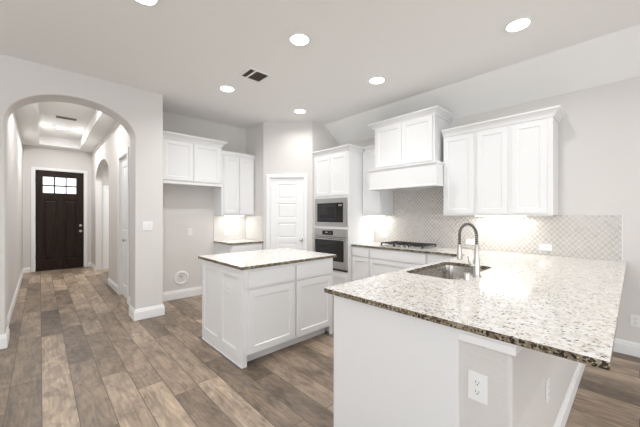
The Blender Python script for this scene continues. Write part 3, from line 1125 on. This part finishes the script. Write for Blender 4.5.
dr = obj('oven_door', bm, M['steel'], ov, bevel=0.003)
obj('door_glass', mbox(MA + .018, MB - .058, 0.618, 0.990, 0.003, 0.038, fr=fo), M['blackglass'], dr, bevel=0.002)
bm = tube(BM(), [fo(MA + .03, 0.975, 0.075), fo(MB - .03, 0.975, 0.075)], 0.011, 14)
for a in (MA + .07, MB - .07):
    tube(bm, [fo(a, 0.975, 0.034), fo(a, 0.975, 0.075)], 0.009, 12)
obj('handle', bm, M['steel'], dr, smooth=True)
obj('lower_vent', mbox(MA - .002, MB + .002, 0.466, 0.497, 0.0035, 0.018, fr=fo), M['darkplastic'], ov)

# ================================================================== UPPER CABINETS, RANGE WALL
UZ = 1.373


def upper(name, xf, y0, y1, z0, z1, label, doors, dz0, dz1, crown_path, cz0, cz1, sides=0.0):
    e = empty(name, (xf, y0, z0), label, 'wall cabinet')
    obj('body', mbox(xf, XW - .003, y0, y1, z0, z1), M['cab'], e, bevel=0.0015)
    for a, b in doors:
        shaker('door', e, (xf, b, dz0), mY, mX, b - a, dz1 - dz0, rail=0.058)
    obj('crown_moulding', sweep(crown_path, crown_prof(cz0, cz1)), M['cab'], e)
    obj('top_panel', mbox(xf + .001, XW - .003, y0 + .001, y1 - .001, z1, z1 + 0.02), M['cab'], e)
    return e


UX = 3.89
ur = upper('wall_cabinet', UX, 0.592, 1.748, UZ, 2.44, 'wide three-door white wall cabinet to the right of the range hood',
           [(1.366, 1.738), (1.004, 1.326), (0.640, 0.960)], 1.392, 2.385,
           [(UX, 1.748), (UX, 0.592), (XW - .003, 0.592)], 2.40, 2.485)
obj('light_rail', mbox(UX, UX + 0.02, 0.594, 1.746, UZ - 0.006, UZ + 0.0), M['cab'], ur)
ul = upper('wall_cabinet', UX, 2.725, 3.098, UZ, 2.42, 'narrow one-door white wall cabinet between the oven tower and range hood',
           [(2.742, 3.084)], 1.392, 2.365,
           [(UX, 3.098 - 0.062), (UX, 2.732)], 2.395, 2.475)

# ------------------------------------------------------------------ range hood
hd = empty('range_hood', (3.66, 2.24, 1.75), 'white panelled wooden range hood cover above the gas cooktop', 'range hood')
H0, H1 = 1.752, 2.722          # between the neighbouring cabinets
K0, K1 = 1.738, 2.792          # wider front part, standing proud of the doors beside it
LX, BX, CX = 3.665, 3.745, 3.862
XR = XW - .003
tee = [(XR, H1), (CX, H1), (CX, K1), (LX, K1), (LX, K0), (CX, K0), (CX, H0), (XR, H0)]
bm = slab(tee, [[(LX + .10, H0 + .06), (XR - .08, H0 + .06), (XR - .08, H1 - .06), (LX + .10, H1 - .06)]], XY, 1.775, 2.02)
obj('lower_box', bm, M['cab'], hd, bevel=0.002)
front = [(CX, K1), (LX, K1), (LX, K0), (CX, K0)]
obj('bottom_moulding', sweep(front, [(-0.03, 1.752), (0.006, 1.752), (0.006, 1.772), (0, 1.778), (-0.03, 1.778)]), M['cab'], hd)
obj('hood_insert', mbox(LX + .101, XR - .081, H0 + .061, H1 - .061, 1.80, 1.83), M['steel'], hd)
obj('ledge_moulding', sweep(front, [(-0.05, 2.02), (0.004, 2.02), (0.006, 2.028), (0.016, 2.04), (0.020, 2.05), (0.020, 2.062), (-0.05, 2.072), (-0.05, 2.02)]), M['cab'], hd)
obj('ledge_top', mbox(LX + .01, XR, H0 + .001, H1 - .001, 2.02, 2.068), M['cab'], hd)
B0, B1 = 1.796, 2.752
bm = slab([(XR, H1), (CX, H1), (CX, B1), (BX, B1), (BX, B0), (XR, B0)], [], XY, 2.021, 2.72)
obj('upper_box', bm, M['cab'], hd, bevel=0.0015)
for a, b in ((B0 + .03, (B0 + B1) / 2 - .002), ((B0 + B1) / 2 + .002, B1 - .03)):
    shaker('panel', hd, (BX, b, 2.092), mY, mX, b - a, 0.585, rail=0.058)
obj('crown_moulding', sweep([(CX + .1, B1), (BX, B1), (BX, B0), (XW - .003, B0)], crown_prof(2.675, 2.765, 0.075)), M['cab'], hd)
obj('top_panel', mbox(BX + .001, XW - .003, B0 + .001, H1 - .001, 2.72, 2.74), M['cab'], hd)

# ================================================================== FRIDGE RECESS CABINETS
FYF, FR = 4.80, 2.232
fc = empty('fridge_wall_cabinet', (1.78, FYF, 1.86), 'wide two-door white cabinet hung over the empty fridge recess', 'wall cabinet')
obj('body', mbox(1.240, FR, FYF, YF - .002, 1.862, 2.54), M['cab'], fc)
for a, b in ((1.318, 1.757), (1.772, 2.206)):
    shaker('door', fc, (a, FYF, 1.905), pX, mY, b - a, 0.60, rail=0.058)
obj('light_rail', sweep([(1.240, FYF), (FR, FYF), (FR, YF - .002)], [(-0.02, 1.852), (0.008, 1.852), (0.008, 1.875), (0, 1.882), (-0.02, 1.882)]), M['cab'], fc)
obj('crown_moulding', sweep([(1.240, FYF), (FR, FYF), (FR, YF - .002)], crown_prof(2.515, 2.608, 0.075)), M['cab'], fc)
obj('top_panel', mbox(1.242, FR - .002, FYF + .001, YF - .002, 2.54, 2.56), M['cab'], fc)

UY, S0, S1 = 4.835, 2.250, 2.883
sc = empty('wall_cabinet', (2.55, UY, UZ), 'two-door white wall cabinet over the small counter beside the pantry', 'wall cabinet')
obj('body', mbox(S0, S1, UY, YF - .002, UZ, 2.42), M['cab'], sc)
for a, b in ((2.288, 2.569), (2.583, 2.866)):
    shaker('door', sc, (a, UY, 1.393), pX, mY, b - a, 0.985, rail=0.052)
obj('crown_moulding', sweep([(S0, YF - .002), (S0, UY), (S1, UY)], crown_prof(2.405, 2.472, 0.03)), M['cab'], sc)
obj('top_panel', mbox(S0 + .002, S1 - .002, UY + .001, YF - .002, 2.42, 2.44), M['cab'], sc)

SF = 4.56
sb = empty('small_base_cabinet', (2.57, SF, 0), 'small white base cabinet beside the pantry wall and fridge recess', 'cabinet')
obj('body', mbox(2.272, S1, SF, YF - .002, 0.10, 0.883), M['cab'], sb)
obj('toe_kick', mbox(2.272, S1, SF + .07, YF - .002, 0.0, 0.10), M['cab'], sb)
panel('drawer', sb, (2.292, SF, 0.735), pX, mY, 0.571, 0.13, bevel=0.003)
shaker('door', sb, (2.292, SF, 0.115), pX, mY, 0.281, 0.60, rail=0.05)
shaker('door', sb, (2.582, SF, 0.115), pX, mY, 0.281, 0.60, rail=0.05)
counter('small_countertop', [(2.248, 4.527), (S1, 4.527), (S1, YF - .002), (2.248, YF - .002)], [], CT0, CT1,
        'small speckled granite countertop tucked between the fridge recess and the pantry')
bm = slab([(2.250, YF - .001), (2.250, YF - .010), (S1 - .007, YF - .010), (S1 - .007, 4.530), (S1 + .001, 4.530), (S1 + .001, YF - .001)], [], XY, CT1 + .001, UZ - .002)
tag(obj('tile_backsplash', bm, M['paletile'], None, base=(2.25, YF, CT1)),
    'pale tile backsplash on the two walls behind the small corner counter', 'backsplash')


# ================================================================== SMALL FIXTURES
def plate(name, O, U, N, w, h, label, cat, kind='duplex', horiz=False, group=None):
    """wall plate centred at O"""
    f = Fr(O, U, N)
    e = empty(name, O, label, cat, 'white wall outlets' if cat == 'outlet' else group)
    obj('cover_plate', mbox(-w / 2, w / 2, -h / 2, h / 2, 0.0005, 0.006, fr=f), M['plate'], e, bevel=0.0025)
    if kind == 'duplex':
        for s in (-1, 1):
            c = 0.0195 * s
            pts = rrect(-0.0165, 0.0165, -0.014, 0.014, 0.008, 4)
            mp_ = (lambda a, b, d, c=c: f(b + c, a, d)) if horiz else (lambda a, b, d, c=c: f(a, b + c, d))
            r_ = obj('receptacle', slab(pts, [], mp_, 0.006, 0.0078), M['plate'], e)
            bm = BM()
            for a0, a1, b0, b1 in ((-0.0075, -0.0055, -0.001, 0.008), (0.0055, 0.0075, 0.000, 0.007)):
                if horiz:
                    box(bm, b0 + c, b1 + c, a0, a1, 0.0079, 0.0083, fr=f)
                else:
                    box(bm, a0, a1, b0 + c, b1 + c, 0.0079, 0.0083, fr=f)
            cc = f(c - 0.007, 0, 0.0079) if horiz else f(0, c - 0.007, 0.0079)
            lathe(bm, [(0.0026, 0), (0.0026, 0.0004), (0, 0.0004)], cc, f.N, 10)
            obj('socket_slots', bm, M['darkhole'], r_)
    else:
        n = kind
        for i in range(n):
            c = (i - (n - 1) / 2) * 0.046
            obj('rocker', mbox(c - 0.0165, c + 0.0165, -0.033, 0.033, 0.006, 0.0095, fr=f), M['plate'], e, bevel=0.002)
    return e


plate('electrical_outlet', (PX, 0.457, 0.648), mY, mX, 0.076, 0.120, 'white duplex outlet on the textured end of the half wall', 'outlet')
plate('electrical_outlet', (2.01, HW0, 0.42), pX, mY, 0.076, 0.124, 'white outlet seen edge-on on the long bar side of the half wall', 'outlet')
plate('electrical_outlet', (XW, 0.003, 0.345), mY, mX, 0.072, 0.116, 'white outlet low on the wall right of the peninsula counter', 'outlet')
plate('electrical_outlet', (XW - .010, 0.708, 1.005), mY, mX, 0.120, 0.072, 'white outlet on the tile right of the faucet', 'outlet', horiz=True)
plate('electrical_outlet', (XW - .010, 1.525, 1.015), mY, mX, 0.116, 0.072, 'white outlet on the tile directly behind the faucet', 'outlet', horiz=True)
plate('electrical_outlet', (XW - .010, 2.905, 1.035), mY, mX, 0.120, 0.072, 'white outlet on the tile left of the gas cooktop', 'outlet', horiz=True)
plate('electrical_outlet', (IX0 + .012, 2.690, 0.665), mY, mX, 0.132, 0.082, 'white outlet on the left end panel of the kitchen island', 'outlet', horiz=True)
plate('electrical_outlet', (2.496, YF - .010, 1.042), pX, mY, 0.118, 0.074, 'white outlet on the pale tile above the small corner counter', 'outlet', horiz=True)
plate('electrical_outlet', (1.840, YF, 1.090), pX, mY, 0.076, 0.120, 'white outlet on the back wall of the empty fridge recess', 'outlet')
plate('light_switch', (1.047, YA, 1.228), pX, mY, 0.120, 0.120, 'white double rocker light switch on the pier right of the hallway arch', 'switch', kind=2)

# round recessed water box in the fridge recess
wb_ = empty('water_supply_box', (1.704, YF, 0.337), 'round white recessed water supply box low on the fridge recess wall', 'wall box')
bm = BM()
lathe(bm, [(0.065, 0.001), (0.115, 0.001), (0.117, 0.006), (0.112, 0.014), (0.085, 0.018), (0.080, 0.012), (0.078, 0.0015), (0.065, 0.001)], (1.704, YF, 0.337), (0, -1, 0), 40, caps=False)
obj('ring', bm, M['plate'], wb_, smooth=True)
bm = BM()
lathe(bm, [(0.079, 0.0012), (0.070, 0.004), (0.045, 0.002), (0, 0.002)], (1.704, YF, 0.337), (0, -1, 0), 32)
obj('back_plate', bm, M['vent'], wb_, smooth=True)
bm = tube(BM(), [(1.694, YF - .003, 0.365), (1.694, YF - .03, 0.365)], 0.011, 12)
tube(bm, [(1.674, YF - .022, 0.365), (1.714, YF - .022, 0.365)], 0.005, 8)
obj('valve', bm, M['nickel'], wb_, smooth=True)


# ceiling vents
def vent(name, x0, x1, y0, y1, z, split, label):
    """x0..y1 = grille opening, split = x of the divider bar"""
    e = empty(name, ((x0 + x1) / 2, (y0 + y1) / 2, z), label, 'ceiling vent')
    b = 0.030
    cols = [(x0, split - .010), (split + .010, x1)] if split else [(x0, x1)]
    hs = [[(a, y0), (c, y0), (c, y1), (a, y1)] for a, c in cols]
    obj('frame', slab([(x0 - b, y0 - b), (x1 + b, y0 - b), (x1 + b, y1 + b), (x0 - b, y1 + b)], hs, XY, z - .009, z - .0005), M['trim'], e, bevel=0.002)
    obj('duct', mbox(x0 - .01, x1 + .01, y0 - .01, y1 + .01, z - .0012, z - .0004), M['ventdark'], e)
    for a, c in cols:
        n = max(2, int((c - a) / 0.02))
        for i in range(n):
            x = a + (c - a) * (i + 0.5) / n
            bm = BM()
            vs = [bm.verts.new(p) for p in ((x - .006, y0, z - .0078), (x + .004, y0, z - .0016), (x + .005, y0, z - .0016), (x - .005, y0, z - .0078))]
            ws = [bm.verts.new((v.co.x, y1, v.co.z)) for v in vs]
            for k in range(4):
                bm.faces.new((vs[k], vs[(k + 1) % 4], ws[(k + 1) % 4], ws[k]))
            obj('louver', bm, M['louver'], e)
    return e


vent('ceiling_vent', 1.735, 1.975, 2.985, 3.205, CEIL, 1.805, 'white framed square air vent on the kitchen ceiling beyond the island')
vent('ceiling_vent', 0.225, 0.530, 7.54, 7.72, TZ, None, 'brownish air vent in the raised tray ceiling of the hallway')


# recessed ceiling lights
def can_light(name, x, y, z, label, power, spread=150, group=None):
    e = empty(name, (x, y, z), label, 'ceiling light', 'recessed ceiling lights')
    bm = BM()
    lathe(bm, [(0.082, -0.001), (0.100, -0.0005), (0.102, -0.003), (0.095, -0.008), (0.086, -0.010), (0.082, -0.004), (0.082, -0.001)], (x, y, z), n=40, caps=False)
    obj('trim_ring', bm, M['plate'], e, smooth=True)
    bm = BM()
    lathe(bm, [(0.084, -0.0025), (0.084, -0.006), (0.06, -0.010), (0, -0.0115)], (x, y, z), n=32)
    obj('lens', bm, M['bulb'], e, smooth=True)
    l = bpy.data.lights.new('can_lamp', 'AREA')
    l.shape = 'DISK'
    l.size = 0.13
    l.spread = math.radians(spread)
    l.energy = power
    l.color = (1.0, 0.998, 0.99)
    lo = bpy.data.objects.new('lamp', l)
    lo.location = (0, 0, -0.014)
    COL.objects.link(lo)
    lo.parent = e
    return e


PW = 9.0
s_ = (CEIL - 1.372) / (2.997 - 1.372)
for x, y, lb, pw in ((1.746, 3.593, 'small recessed light on the kitchen ceiling nearest the vent, above the fridge recess side', 1.15),
                 (1.746, 2.128, 'large recessed light on the ceiling directly above the island, right of the vent', 1.15),
                 (2.951, 3.592, 'recessed light on the kitchen ceiling in front of the pantry door', 0.64),
                 (2.949, 2.134, 'recessed light on the ceiling in front of the range hood', 0.72),
                 (2.966, 0.689, 'recessed light on the ceiling above the peninsula sink, furthest right', 0.8),
                 (0.560, 2.500, 'recessed light cut off by the top edge of the photo near the arch', 1.15)):
    can_light('recessed_light', x * s_, y * s_, CEIL, lb, PW * pw)
for x, y, lb in ((1.2, -1.55, 'recessed light on the living room ceiling behind the camera, near left one'),
                 (3.0, -1.55, 'recessed light on the living room ceiling behind the camera, near right one'),
                 (3.0, -3.40, 'recessed light on the living room ceiling behind the camera, far right one'),
                 (-1.4, -1.0, 'recessed light on the living room ceiling behind the camera, leftmost')):
    can_light('recessed_light', x, y, CEIL, lb, 6.5)
can_light('recessed_light', 0.345, 8.55, TZ, 'recessed light in the raised tray ceiling of the hallway', 24, 180)
can_light('recessed_light', 0.345, 6.0, TZ, 'added unseen fill light in the near end of the hallway tray ceiling', 15, 180)  # added lamp out of view, brightens the near hallway

can_light('recessed_light', 1.7, 8.2, 2.9, 'added unseen fill light in the ceiling of the side alcove off the hallway', 14)  # added lamp, never in view, lifts the dark alcove


# under-cabinet light bars
def bar_light(x0, x1, y0, y1, z, label, power):
    e = empty('under_cabinet_light', ((x0 + x1) / 2, (y0 + y1) / 2, z), label, 'cabinet light', 'light bars under the wall cabinets')
    obj('housing', mbox(x0, x1, y0, y1, z - 0.010, z - 0.0005), M['plate'], e, bevel=0.002)
    ins = min(x1 - x0, y1 - y0) * 0.15
    obj('diffuser', mbox(x0 + ins, x1 - ins, y0 + ins, y1 - ins, z - 0.013, z - 0.0102), M['strip'], e)
    l = bpy.data.lights.new('bar_lamp', 'AREA')
    l.shape = 'RECTANGLE'
    l.size, l.size_y = x1 - x0, y1 - y0
    l.energy = power
    l.color = (1.0, 0.975, 0.94)
    lo = bpy.data.objects.new('lamp', l)
    lo.location = (0, 0, -0.0145)
    COL.objects.link(lo)
    lo.parent = e
    return e


bar_light(4.03, 4.11, 0.86, 1.42, UZ, 'slim light bar under the wide three-door wall cabinet', 2.4)
bar_light(4.03, 4.11, 2.80, 3.05, UZ, 'slim light bar under the narrow wall cabinet left of the hood', 1.3)
bar_light(2.38, 2.76, 4.97, 5.04, UZ, 'slim light bar under the wall cabinet over the small counter', 1.0)
